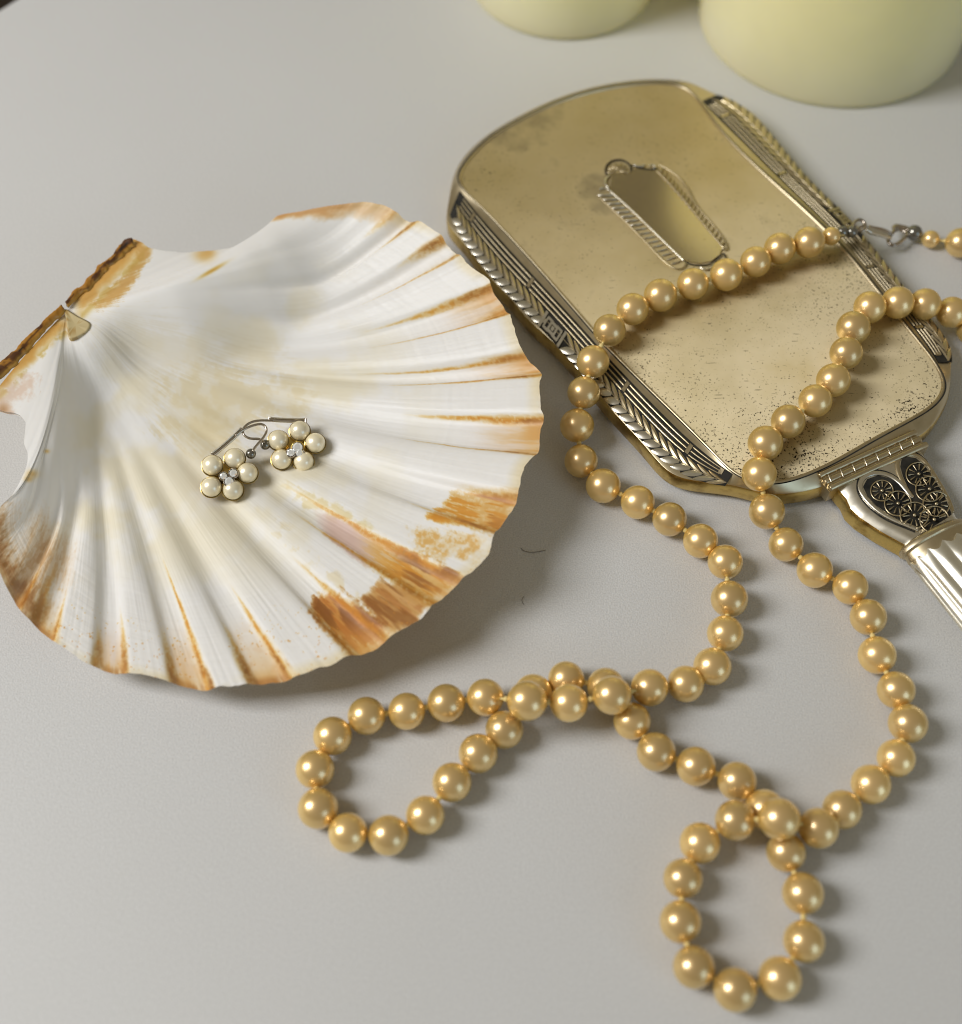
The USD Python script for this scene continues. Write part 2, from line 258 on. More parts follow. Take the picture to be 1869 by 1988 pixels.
# ---- colour of the shell itself: white with cream, orange and brown stains
n_hi = meshkit.fbm(np.stack([A*260, RR*14, A*0], -1), 4, 11); n_lo = meshkit.fbm(np.stack([X*.012, Y*.012, X*0], -1), 4, 21); n_md = meshkit.fbm(np.stack([X*.05, Y*.05, X*0], -1), 4, 31); n_fi = meshkit.fbm(np.stack([X*.2, Y*.2, X*0], -1), 3, 41)
COL = np.ones((NA, NR, 3))*np.array([.80, .78, .745])
def blend(mask, c):
    global COL
    mk = np.clip(mask, 0, 1)[..., None]; COL = COL**(1-mk)*np.asarray(c)**mk
ORANGE, BROWN, PINK, BEIGE, TAN = (.60, .23, .022), (.17, .055, .010), (.56, .36, .29), (.68, .56, .32), (.62, .33, .08)
def inside(pts, soft, rag=1.0):
    poly = Polygon(pts).buffer(0); pp = shapely.points(X.ravel(), Y.ravel())
    shapely.prepare(poly)
    d = shapely.distance(poly, pp).reshape(X.shape); di = shapely.distance(poly.boundary, pp).reshape(X.shape)
    sd = np.where(d > 0, -d, di)
    return sm(sd + (n_md-.5)*soft*1.0*rag + (n_fi-.5)*soft*1.2*rag + (n_hi-.5)*soft*2.2*rag, -soft*.9, soft*.9)
blend(.55*sm(n_lo, .36, .66)*bowl*(1-sm(RR, .55, .85)), (.73, .63, .40))
blend(.62*inside([(311, 745), (398, 708), (506, 728), (594, 738), (601, 775), (581, 813), (523, 813), (470, 850), (398, 880), (354, 846), (304, 830)], 30)*(.5+.5*sm(n_md, .36, .62)), BEIGE)
blend(.35*inside([(180, 640), (300, 620), (420, 670), (540, 680), (560, 730), (420, 715), (330, 740), (230, 720)], 40), (.68, .60, .43))
blend(.55*inside([(540, 940), (620, 965), (700, 1005), (720, 1030), (660, 1010), (590, 985)], 10)*sm(n_md, .42, .6), (.66, .50, .2))
blend(.45*inside([(500, 1000), (560, 1020), (640, 1090), (690, 1160), (640, 1130), (560, 1060)], 14)*sm(n_md, .45, .6), (.70, .56, .3))
# stained panels
P3 = inside([(600, 985), (695, 1024), (789, 1072), (893, 1112), (880, 1134), (840, 1166), (783, 1134), (705, 1090), (630, 1042)], 7)
far3 = sm(X, 680, 800)
STREAK = meshkit.fbm(np.stack([A*520, RR*26, A*0+9], -1), 4, 77)
blend(.75*P3*(1-far3)*sm(X, 600, 650), PINK); blend(.85*P3*far3*(.7+.3*n_fi), TAN); blend(.75*P3*far3*sm(STREAK, .46, .60), ORANGE); blend(.65*P3*far3*sm(n_hi, .45, .62)*sm(X, 740, 820), BROWN)
P4 = inside([(735, 1130), (783, 1138), (840, 1170), (816, 1200), (766, 1232), (746, 1216), (722, 1186), (708, 1165)], 9)
blend(.8*P4, (.50, .23, .055)); blend(.6*P4*sm(STREAK, .45, .6), (.40, .15, .03)); blend(.5*P4*sm(n_hi, .45, .65), BROWN)
P5 = inside([(620, 1153), (661, 1151), (742, 1213), (748, 1236), (688, 1267), (654, 1240), (614, 1197), (604, 1186)], 9)
blend(.92*P5*(1-.45*sm(Y, 1215, 1255)), (.52, .21, .035)); blend(.6*P5*sm(STREAK, .45, .58), (.42, .13, .02)); blend(.65*P5*sm(n_hi, .42, .6)*(1-sm(Y, 1200, 1250)), BROWN)
P7 = inside([(878, 952), (1005, 962), (985, 1000), (965, 1028), (930, 1028), (832, 1006), (860, 985)], 8)
blend(.7*P7*(.6+.4*sm(n_fi, .3, .6)), TAN); blend(.75*P7*sm(STREAK, .47, .6), ORANGE); blend(.6*P7*sm(n_hi, .46, .62), ORANGE); blend(.6*P7*sm(n_hi, .52, .66)*sm(X, 900, 960), BROWN)
P2 = inside([(800, 1030), (870, 1040), (945, 1042), (930, 1085), (860, 1080), (810, 1062)], 16); blend(.75*P2*(.25+.75*sm(n_md, .38, .62))*(.5+.5*sm(n_fi, .35, .6)), (.64, .32, .07))
P6 = inside([(78, 1010), (118, 1058), (126, 1085), (118, 1120), (92, 1155), (66, 1200), (36, 1168), (-10, 1110), (-16, 1010), (22, 996), (20, 1085), (44, 1085), (54, 1045)], 44, .4)
blend(.62*P6*(.55+.45*sm(STREAK, .4, .6)), (.44, .22, .08)); blend(.75*P6*sm(RR+.12*(STREAK-.5), .86, .99), BROWN)
for q0, q1, q2, q3 in ((340, 1325, 405, 1330), (492, 1326, 560, 1308)):
    a0, a1 = sorted((a_of(q0, q1), a_of(q2, q3))); blend(.42*(A > a0)*(A < a1)*sm(RR, .78, .97)*(.5+.5*sm(n_md, .4, .6)), (.66, .36, .16))
for q0, q1, q2, q3 in ((184, 1291, 240, 1301), (1056, 808, 1040, 876), (1051, 720, 1020, 681), (986, 602, 957, 551)):
    a0, a1 = sorted((a_of(q0, q1), a_of(q2, q3))); blend(.30*(A > a0)*(A < a1)*sm(RR, .82, .98), (.62, .42, .36))
# orange lines that follow the flutes' edges towards the rim: rim point, start radius, strength, width
mm = np.linalg.norm(R[1:]-R[:-1], axis=1).sum()
for (x, y, r0, st, w) in ((184, 1291, .86, .9, .8), (240, 1301, .80, .7, .8), (338, 1325, .83, .9, .9), (405, 1330, .62, .95, .7), (490, 1326, .80, .8, .8), (562, 1309, .72, .95, .8), (688, 1269, .8, .9, .9), (750, 1238, .7, .9, .9), (843, 1166, .62, .9, 1.1), (892, 1122, .55, .8, .9),
    (965, 1028, .78, .9, .9), (1004, 961, .86, .7, .9), (1040, 876, .70, .75, .55), (1056, 808, .70, .95, .7), (1051, 722, .66, .95, .7), (1022, 684, .62, .75, .5), (986, 603, .66, .8, .55), (982, 592, .90, .9, .9), (957, 551, .68, .75, .8), (888, 487, .72, .85, .7), (858, 460, .86, .9, 1.0), (803, 425, .84, .8, .9), (766, 405, .88, .8, 1.0), (61, 1210, .75, .8, 1.1), (101, 1237, .82, .9, 1.0), (36, 1175, .8, .9, 1.0)):
    a0 = a_of(x, y); wob = (n_hi-.5)*.004
    line = np.exp(-((A-a0+wob)*mm/w/np.clip(.35+.65*sm(RR, r0, 1), .3, 1))**2)*sm(RR, r0, r0+.18)*(.45+.55*sm(n_fi, .35, .55))
    line = line**.8; blend(st*line, ORANGE); blend(.8*st*line*sm(RR, .88, .98)*sm(n_hi, .3, .55), BROWN)
# bottom lips of the lower panels, orange upper rim, scattered specks
for a0, a1 in pan:
    if a0 > a_of(700, 1262): blend(.8*((A > a0) & (A < a1))*sm(RR, .975, .995)*sm(n_hi, .3, .5), (.30, .12, .03))
topb = sm(A, a_of(530, 428), a_of(548, 415))*(1-sm(A, a_of(745, 397), a_of(800, 423)))
blend(.85*topb*sm(RR+.06*(n_md-.5), .925, .985)*(1-.4*sm(A, a_of(640, 400), a_of(720, 392))), (.55, .25, .07))
blend(.40*sm(RR, .965, 1)*bowl*sm(n_lo, .3, .6), (.70, .50, .20))
tips = np.zeros(NA)
for a0, a1 in pan: tips = np.maximum(tips, sm(ta, a0-.004, a0+.002)*(1-sm(ta, a1-.002, a1+.004)))
tips *= sm(ta, a_of(886, 487), a_of(955, 549))
blend((np.where(ta > a_of(700, 1262), .22, .42)[:, None]*tips[:, None]*sm(RR+.05*(STREAK-.5), .86, .99)+.25*tips[:, None]*sm(RR, .95, .99))*(.4+.6*sm(n_hi, .35, .6)), (.60, .26, .05))
blend(.8*sm(n_fi, .745, .80)*sm(RR, .78, .97)*sm(Y, 1050, 1250)*(n_lo > .42), ORANGE)
for (x, y, r_) in ((91, 876, 5), (62, 920, 11), (55, 930, 8), (396, 495, 18), (405, 490, 12)): blend(.7*np.exp(-((X-x)**2+(Y-y)**2*2)/r_**2), (.64, .36, .10))
blend(.9*np.exp(-(((X-412)*.87+(Y-525)*-.5)/26)**2-(((X-412)*.5+(Y-525)*.87)/3.5)**2), (.56, .30, .05))
ear_o = inside([(270, 470), (290, 482), (286, 500), (262, 540), (235, 580), (190, 600), (182, 590), (215, 560), (248, 535), (266, 505)], 9); blend(.75*ear_o, (.52, .26, .06))
hd = np.abs((X-128)*.70+(Y-600)*.714)/1.0; hn = meshkit.fbm(np.stack([(X-Y)*.03, hd*.05, X*0], -1), 4, 61)
blend(.85*(1-sm(hd+22*(hn-.5), 10, 34))*(1-bowl)*sm(np.hypot(X-128, Y-600), 10, 40), (.56, .27, .05)); blend(.6*np.exp(-((hd-30)/7)**2)*sm(hn, .45, .6)*(1-bowl), (.48, .28, .05))
ear_p = inside([(-20, 770), (40, 735), (70, 730), (60, 765), (20, 785), (20, 802), (-10, 800)], 14); blend(.5*ear_p, (.60, .38, .26)); blend(.6*np.exp(-((X-6)**2+(Y-795)**2)/120), (.35, .16, .06))
hl = np.array([at(-24, 775, 15.5), at(256, 460, 16)])
COLF = np.clip(COL, 0, 1)
shell = thing('scallop_shell', (G[NA//2, NR//2, 0], G[NA//2, NR//2, 1], 0), 'white scallop shell with orange-brown stained flutes lying hollow side up', 'shell')
NN = grid_normals(G); NN *= np.where(NN[..., 2:] < 0, -1, 1)
jx = np.cross(np.gradient(G[..., :2], axis=0), np.gradient(G[..., :2], axis=1)); pass
def strip(i0, i1, name, lab=None):
    g, n, c = G[i0:i1], NN[i0:i1], COLF[i0:i1]; k = i1-i0
    th = .95+.8*np.clip(1-RR[i0:i1], 0, 1)**.5
    low = g.copy(); low[..., 2] = np.maximum(g[..., 2]-th, .15)
    V = np.vstack([g.reshape(-1, 3), low[::3, ::3].reshape(-1, 3)]); f1 = grid_faces(k, NR)
    lk, lm = low[::3, ::3].shape[:2]; f2 = grid_faces(lk, lm)[:, ::-1] + k*NR
    # close the rim: top rim (column NR-1) to a ring of the lower one
    rimtop = np.arange(k)*NR+NR-1; lowidx = k*NR+np.minimum(np.arange(k)//3, lk-1)*lm+lm-1
    f3 = np.stack([rimtop[:-1], lowidx[:-1], lowidx[1:], rimtop[1:]], 1)
    t3 = lambda q: np.vstack([q[:, [0, 1, 2]], q[:, [0, 2, 3]]])
    F = np.vstack([t3(f1), t3(f2), t3(f3)])
    # the lower skin reaches the rim: its last column is snapped under the rim
    colors = np.vstack([c.reshape(-1, 3), c[::3, ::3].reshape(-1, 3)*[.9, .82, .7]]); norms = np.vstack([n.reshape(-1, 3), -n[::3, ::3].reshape(-1, 3)])
    m = trimesh.Trimesh(V, F, process=False)
    part(name, m, 'shell_nacre', shell, colors=colors, normals=norms, label=lab)
# the grid must run anticlockwise seen from above; flip if it does not
if np.cross(G[1, 200]-G[0, 200], G[0, 201]-G[0, 200])[2] < 0: pass
i1, i2 = int(np.searchsorted(ta, ear1-.03)), int(np.searchsorted(ta, ear2+.01))
strip(0, i1+1, 'ear', 'upper ear with an orange stained corner'); strip(i1, i2+1, 'bowl'); strip(i2, NA, 'ear', 'lower ear cut by the edge of the picture')
def floor_z(px, py):
    d = (X-px)**2+(Y-py)**2; return G.reshape(-1, 3)[np.argmin(d)]
# hinge: two dark brown bars either side of the little pit
def hinge_bar(p, q, w0, w1, seed, zoff=.5):
    n = 90; t = np.linspace(0, 1, n); C = p + (q-p)*t[:, None]
    d = (q-p)/np.linalg.norm(q-p); side = np.cross(d, [0, 0, 1.]); side /= np.linalg.norm(side)
    if side @ np.array([1, -1, 0]) < 0: side = -side
    C = C + side*(1.3*(meshkit.fbm(np.stack([t*7, t*0+2, t*0], -1), 3, seed+5)-.5)*np.minimum(1, t*8))[:, None]; w = (w0+(w1-w0)*t)*(1+.9*(meshkit.fbm(np.stack([t*11, t*0, t*0], -1), 4, seed)-.5))*(1-.75*np.clip((t-.955)/.045, 0, 1)**2); k = 20; th = np.linspace(0, math.pi*2, k, endpoint=False)
    V = C[:, None] + side[None, None]*(np.cos(th)[None, :, None]*w[:, None, None]*.5) + np.array([0, 0, 1.])*(np.sin(th)[None, :, None]*.6+zoff-.4*np.cos(th)[None, :, None])
    V = V + (.7*(meshkit.fbm(V*.8, 4, seed+1)[..., None]-.5))*np.array([1, 1, .8])
    r = math.pi/2; tt = np.broadcast_to(t[:, None], (n, k)); nn = meshkit.fbm(np.stack([tt*7, np.cos(th)[None]*1.3+0*tt, tt*0], -1), 4, seed+2); side_c = np.cos(th)[None]+0*tt
    col = np.ones((n, k, 3))*np.array([.38, .17, .022]); dk = sm(nn+.16*(1-np.abs(side_c+.1)), .52, .64)[..., None]; col = col*(1-dk)+np.array([.085, .03, .008])*dk
    blk = sm(nn, .70, .76)[..., None]; col = col*(1-blk)+np.array([.01, .01, .01])*blk
    lt = sm(side_c, .45, .95)[..., None]*.75; col = col*(1-lt)+np.array([.50, .30, .06])*lt
    Vf = V.reshape(-1, 3); F = grid_faces(n, k, True); F = np.vstack([F[:, [0, 1, 2]], F[:, [0, 2, 3]]])
    Vf = np.vstack([Vf, C[0], C[-1]]); F = np.vstack([F] + [[(n*k, j, (j+1) % k), (n*k+1, (n-1)*k+(j+1) % k, (n-1)*k+j)] for j in range(k)])
    m = trimesh.Trimesh(Vf, F, process=False); m.fix_normals()
    part('hinge_ligament', m, 'hinge_brown', shell, smooth=True, colors=np.vstack([col.reshape(-1, 3), col[0, 0], col[-1, 0]]))
hinge_bar(at(131, 594, 15.3), at(257, 470, 16.3), 1.5, 2.5, 3); hinge_bar(at(124, 600, 15.3), at(-24, 748, 15.9), 1.5, 3.1, 9)
tri = spline([np.array(p_) for p_ in (at(127, 600, 15.5), at(152, 614, 15.3), at(176, 629, 14.9), at(172, 640, 14.7), at(157, 651, 14.7), at(137, 658, 14.9), at(130, 630, 15.3))], 60, True)
for q in tri: q[2] = max(q[2], floor_z(*project(q[None])[0])[2]+.25)
tc = tri.mean(0)-[0, 0, .25]; V = np.vstack([tri, tri*.82+tc*.18, tri*.4+tc*.6, tc, tri-[0, 0, .9]])
for q in V[:181]: q[2] = max(q[2], floor_z(*project(q[None])[0])[2]+.14)
V[60:120, 2] -= .07; F = []
for j in range(60):
    k = (j+1) % 60; F += [(j, k, 60+k), (j, 60+k, 60+j), (60+j, 60+k, 120+k), (60+j, 120+k, 120+j), (120+j, 120+k, 180), (181+j, 181+k, k), (181+j, k, j)]
m = trimesh.Trimesh(V, F, process=False); m.fix_normals()
tcol = np.array([.52, .42, .22])**(1-.0)*np.ones((len(V), 3)); tn = meshkit.fbm(V*.7, 4, 4)[:, None]; tcol = tcol*(.8+.4*tn)*np.where(tn > .58, [.75, .62, .42], [1., 1, 1])
part('hinge_pit', m, 'hinge_brown', shell, smooth=True, colors=tcol)
Gz = G.reshape(-1, 3)

# ------------------------------------------------------------------ earrings in the shell
def zz(p): return (339.8+p[0]/5.5, 752.4+p[1]/5.5)
def earring(label, cen, pearls, stones, bead, strap, wire, seed):
    c0 = floor_z(*zz(cen)); tocam = np.array([0, 0, CAMZ])-c0; tocam /= np.linalg.norm(tocam)
    n = tocam*.8+np.array([0.05, .02, .6]); n /= np.linalg.norm(n)
    o = c0 + np.array([0, 0, 4.3]); P_ = lambda p, h=0: on_plane(*zz(p), o+n*h, n)
    t = thing('pearl_earring', c0, label, 'earring', 'pair of pearl earrings in the shell')
    r = 2.36
    C = np.array([P_(p) for p in pearls]); cc = C.mean(0)
    for q in C:
        p_ = part('pearl', sphere(q, r), 'cream_pearl', t, smooth=True)
        cup = trimesh.creation.revolve(np.array([(.01, -2.75), (1.4, -2.6), (2.2, -1.9), (2.55, -.9), (2.62, -.35), (2.48, -.3), (2.3, -.9)]), sections=28)
        cup.apply_transform(trimesh.geometry.align_vectors([0, 0, 1], n)); cup.apply_translation(q); part('pearl_cup', cup, 'brass_wall', p_, smooth=40)
    plate = trimesh.creation.cylinder(3.2, .8, sections=40); plate.apply_transform(trimesh.geometry.align_vectors([0, 0, 1], n)); plate.apply_translation(cc-n*1.6); part('setting', plate, 'brass_wall', t, smooth=40)
    for (x, y, rad) in stones:
        q = P_((x, y), 1.7); rr_ = rad/5.5/7.6
        st = trimesh.creation.revolve(np.array([(.001, -.9*rr_), (rr_, .1*rr_), (rr_*.95, .25*rr_), (rr_*.55, .6*rr_), (.001, .6*rr_)]), sections=9); st.apply_transform(trimesh.geometry.align_vectors([0, 0, 1], n)); st.apply_translation(q); s_ = part('rhinestone', st, 'crystal', t)
        bz = trimesh.creation.revolve(np.array([(rr_*1.0, -1.6), (rr_*1.25, -1.6), (rr_*1.28, .05), (rr_*1.12, .2), (rr_*1.0, .05), (rr_*1.0, -1.6)]), sections=24); bz.apply_transform(trimesh.geometry.align_vectors([0, 0, 1], n)); bz.apply_translation(q); part('bezel', bz, 'brass_wall' if rad > 45 else 'steel_wire', s_, smooth=40)
    part('bead', sphere(P_(bead, -.3), 1.22, 3), 'grey_bead', t, smooth=True)
    a, b = P_(strap[0], -1.2), P_(strap[1], -.2); d = (b-a)/np.linalg.norm(b-a); s = np.cross(d, n)
    nn_ = np.cross(s, d); nn_ *= np.sign(nn_ @ n)
    bow = [a, a*.7+b*.3+s*.12, a*.35+b*.65+s*.12, b]
    lv = part('lever', tube(spline([p_-nn_*.1 for p_ in bow], 24), np.interp(np.linspace(0, 1, 24), [0, .06, .94, 1], [.2, .46, .46, .25]), 8, .35, nn_), 'steel_wire', t, smooth=True)
    for k in (-1, 1): part('lever_rail', tube(spline([p_+s*.44*k+nn_*.25 for p_ in bow], 24), .17, 8), 'bright_silver', lv, smooth=True)
    for p_ in (a, b): part('lever_joint', tube([p_-s*.5+nn_*.2, p_+s*.5+nn_*.2], .26, 8), 'steel_wire', lv, smooth=40)
    hs = np.linspace(.2, 1.0, len(wire)); W = spline([P_(p, h) for p, h in zip(wire, hs)], 60); part('ear_wire', tube(W, .30, 10), 'steel_wire', t, smooth=True)
earring('left pearl flower earring nearest the hinge with lever slanting upward', (580, 940), [(400, 830), (640, 755), (775, 910), (390, 1060), (620, 1090)], [(520, 945, 36), (625, 915, 40), (580, 1003, 44)], (812, 706), ((405, 720), (715, 450)),
        [(650, 515), (750, 440), (860, 398), (940, 395), (978, 440), (960, 510), (905, 580), (830, 680)], 1)
earring('right pearl flower earring with a level lever above its pearls', (1300, 650), [(1105, 560), (1335, 460), (1500, 590), (1140, 765), (1375, 785)], [(1310, 640, 52), (1240, 695, 40), (1335, 702, 40)], (965, 610), ((1010, 340), (1400, 355)),
        [(1060, 352), (900, 352), (795, 380), (728, 450), (745, 512), (820, 545), (890, 548), (950, 590)], 2)

# ------------------------------------------------------------------ the hand mirror, lying face down
ZO, ZI = 6.1, 8.2
outer_px = [(870, 433), (872, 386), (879, 346), (896, 308), (943, 262), (1005, 224), (1083, 188), (1161, 165), (1239, 153), (1301, 152), (1336, 157), (1379, 176), (1420, 195), (1455, 212), (1505, 268), (1567, 340), (1623, 399), (1657, 430), (1692, 474), (1754, 552), (1816, 626), (1844, 667), (1849, 700), (1844, 768), (1835, 791), (1815, 822), (1790, 845),
            (1700, 895), (1612, 940), (1560, 955), (1490, 958), (1426, 943), (1336, 931), (1298, 915), (1255, 869), (1186, 794), (1121, 716), (1057, 649), (1025, 620), (993, 581), (964, 552), (928, 507), (896, 465)]
inner_px = [(893, 350), (906, 318), (948, 273), (1010, 234), (1085, 198), (1162, 175), (1239, 163), (1297, 162), (1330, 170), (1395, 246), (1598, 442), (1704, 564), (1763, 638), (1812, 700), (1830, 734), (1831, 755), (1812, 783), (1773, 809), (1695, 851), (1617, 895), (1550, 924), (1505, 934), (1460, 930), (1425, 914), (1383, 874), (1192, 682), (1148, 633), (927, 392)]
mc = at(1360, 560, 7)[:2]
NPH = 720; ph = np.linspace(0, 2*math.pi, NPH, endpoint=False)
def polar(pxs, z):
    q = np.array([at(x, y, z)[:2] for x, y in pxs]); q = np.vstack([q, q[:1]])
    ring = LineString(spline(q[:-1], 900, True)); ring = shapely.linearrings(np.array(ring.coords))
    out = []
    for p in ph:
        l = LineString([mc, mc+200*np.array([math.cos(p), math.sin(p)])]); i = shapely.intersection(ring, l)
        pts = [np.array(g.coords[0]) for g in (i.geoms if hasattr(i, 'geoms') else [i])]; out.append(max(np.linalg.norm(g-mc) for g in pts))
    return np.array(out)
from scipy.ndimage import gaussian_filter1d
ro = polar(outer_px, ZO); ri = np.minimum(polar(inner_px, ZI), ro-.9)
ro, ri = (gaussian_filter1d(x, 2, mode='wrap') for x in (ro, ri))
cs = np.stack([np.cos(ph), np.sin(ph)], 1)
mirror = thing('hand_mirror', (mc[0], mc[1], 0), 'tarnished gilt hand mirror lying face down with pearls draped over it', 'hand mirror')
def rings(rz): return np.stack([np.column_stack([mc+cs*r[:, None], np.full(NPH, 0.)+z]) for r, z in rz])
band = ro-ri
wall = rings([(ro-3.0, 1.0), (ro-.6, 1.2), (ro+.05, 1.8), (ro+.12, 4.2), (ro+.05, 5.3), (ro-.25, 5.95)])
V = wall.reshape(-1, 3); F = grid_faces(6, NPH, True); part('frame_wall', trimesh.Trimesh(V, np.vstack([F[:, [0, 2, 1]], F[:, [0, 3, 2]]]), process=False), 'brass_wall', mirror, smooth=True)
bez = rings([(ro-.2, 5.9)] + [(ro-.25-(band-.9)*s, 6.05+(ZI-6.05)*s**.85) for s in np.linspace(0, 1, 12)] + [(ri+.45, ZI+.12), (ri+.2, ZI+.22), (ri-.05, ZI+.1), (ri-.25, ZI-.25)])
V = bez.reshape(-1, 3); F = grid_faces(len(bez), NPH, True); frame_ = part('frame', trimesh.Trimesh(V, np.vstack([F[:, [0, 2, 1]], F[:, [0, 3, 2]]]), process=False), 'gilt_silver', mirror, smooth=True)
rad = np.linspace(1, 0, 50)
pan_r = np.stack([np.column_stack([mc+cs*((ri-.2)*f)[:, None], np.full(NPH, ZI-.28+1.25*(1-f**2))]) for f in rad])
V = pan_r.reshape(-1, 3); F = grid_faces(50, NPH, True)
axd = (at(1598, 700, 8)-at(1100, 200, 8))[:2]; axd /= np.linalg.norm(axd); along = (V[:, :2]-mc)@axd
pitc = np.clip(.66+.32*sm(along+30*(meshkit.fbm(V*.06, 3, 18)-.5), -30, 40)+.35*sm(np.repeat(rad, NPH), .86, 1)*sm(along, -20, 25), 0, 1.2)
part('back_panel', trimesh.Trimesh(V, np.vstack([F[:, [0, 2, 1]], F[:, [0, 3, 2]]]), process=False), 'tarnished_back', mirror, smooth=True, colors=np.stack([pitc, sm(along+26*(meshkit.fbm(V*.045, 3, 8)-.5), -46, 34), pitc], 1))
V = np.vstack([np.column_stack([mc+cs*(ro-3.0)[:, None], np.full(NPH, 1.0)]), [[*mc, 1.0]]]); F = np.array([(j, NPH, (j+1) % NPH) for j in range(NPH)])
part('glass', trimesh.Trimesh(V, F, process=False), 'bright_silver', mirror)
gv_ = rings([(ri+.62, ZI+.0), (ri+.78, ZI+.16), (ri+.98, ZI+.0)]); V = gv_.reshape(-1, 3); F = grid_faces(3, NPH, True)
part('panel_groove', trimesh.Trimesh(V, np.vstack([F[:, [0, 1, 2]], F[:, [0, 2, 3]]]), process=False), 'oxidised', mirror, smooth=True)
def panel_z(p):                          # height of the domed back at a point
    d = np.asarray(p[:2])-mc; r = np.linalg.norm(d); a = math.atan2(d[1], d[0]) % (2*math.pi); f = r/np.interp(a, np.r_[ph, 2*math.pi], np.r_[ri, ri[0]])
    return ZI-.28+1.25*(1-min(f, 1)**2)
def on_back(px, py, dz=0):
    z = 9.3
    for _ in range(6): z = panel_z(at(px, py, z))
    return at(px, py, z+dz)
# ornamental borders: B(t, s, h): t along the side, s from the panel (0) to the outer edge (1), h above the frame
def border(inner, outer):
    Li = np.array([at(x, y, ZI) for x, y in inner]); Lo = np.array([at(x, y, ZO) for x, y in outer])
    Li, Lo = spline(Li, 200), spline(Lo, 200)
    def B(t, s, h=0):
        t, s = np.broadcast_arrays(np.asarray(t, float), np.asarray(s, float)); a, b = poly_at(Li, t), poly_at(Lo, t)
        p = a+(b-a)*s[..., None]; q = 1-s; z = 6.05+(ZI-6.05)*np.clip(q, 0, 1)**.85
        side = (b-a); side = side/np.linalg.norm(side, axis=-1, keepdims=True); nrm = np.stack([side[..., 0]*.35, side[..., 1]*.35, np.full(t.shape, .93)], -1)
        p = np.concatenate([p[..., :2], z[..., None]], -1); return p+nrm*(np.asarray(h, float)[..., None] if np.ndim(h) else h)
    B.length = np.linalg.norm(np.diff((Li+Lo)/2, axis=0), axis=1).sum(); return B
left = border([(893, 352), (927, 392), (1148, 633), (1192, 682), (1383, 874), (1436, 922)], [(871, 412), (896, 465), (964, 552), (1057, 649), (1186, 794), (1255, 869), (1306, 912), (1420, 946)])
right = border([(1352, 194), (1395, 246), (1598, 442), (1704, 564), (1763, 638), (1822, 712)], [(1385, 182), (1455, 214), (1567, 340), (1657, 430), (1754, 552), (1816, 626), (1843, 665), (1849, 712)])
def patch(B, t0, t1, s0, s1, h, n=120, m=8):
    tt, ss = np.meshgrid(np.linspace(t0, t1, n), np.linspace(s0, s1, m), indexing='ij'); p = B(tt, ss, h); return p, grid_faces(n, m)
def ribbon(B, t0, t1, s, w, h0, h1, n=120):        # a raised flat bar running along the border
    tt = np.linspace(t0, t1, n); rows = np.stack([B(tt, s-w, h0), B(tt, s-w*.55, h1), B(tt, s+w*.55, h1), B(tt, s+w, h0)], 1); V = rows.reshape(-1, 3); F = grid_faces(n, 4)
    m = trimesh.Trimesh(V, np.vstack([F[:, [0, 1, 2]], F[:, [0, 2, 3]]]), process=False); return m
def leaf(B, t0, s0, t1, s1, w, h0, h1):            # a pointed leaf with a raised mid rib
    u = np.linspace(0, 1, 7); pts = []
    dt, ds = t1-t0, s1-s0; L2 = math.hypot(dt*B.length, ds*7.5)
    nt, ns = -ds*7.5/L2/B.length, dt*B.length/L2/7.5
    for k in u:
        ww = w*(math.sin(math.pi*min(1, .12+.86*k))**.8)
        t, s = t0+dt*k, s0+ds*k
        pts += [B(t+nt*ww, s+ns*ww, h0), B(t, s, h0+(h1-h0)*math.sin(math.pi*(.1+.85*k))**.6), B(t-nt*ww, s-ns*ww, h0)]
    V = np.array(pts); F = grid_faces(7, 3); m = trimesh.Trimesh(V, np.vstack([F[:, [0, 1, 2]], F[:, [0, 2, 3]]]), process=False)
    return m
def up(m):
    if m.face_normals[:, 2].sum() < 0: m.invert()
    return m
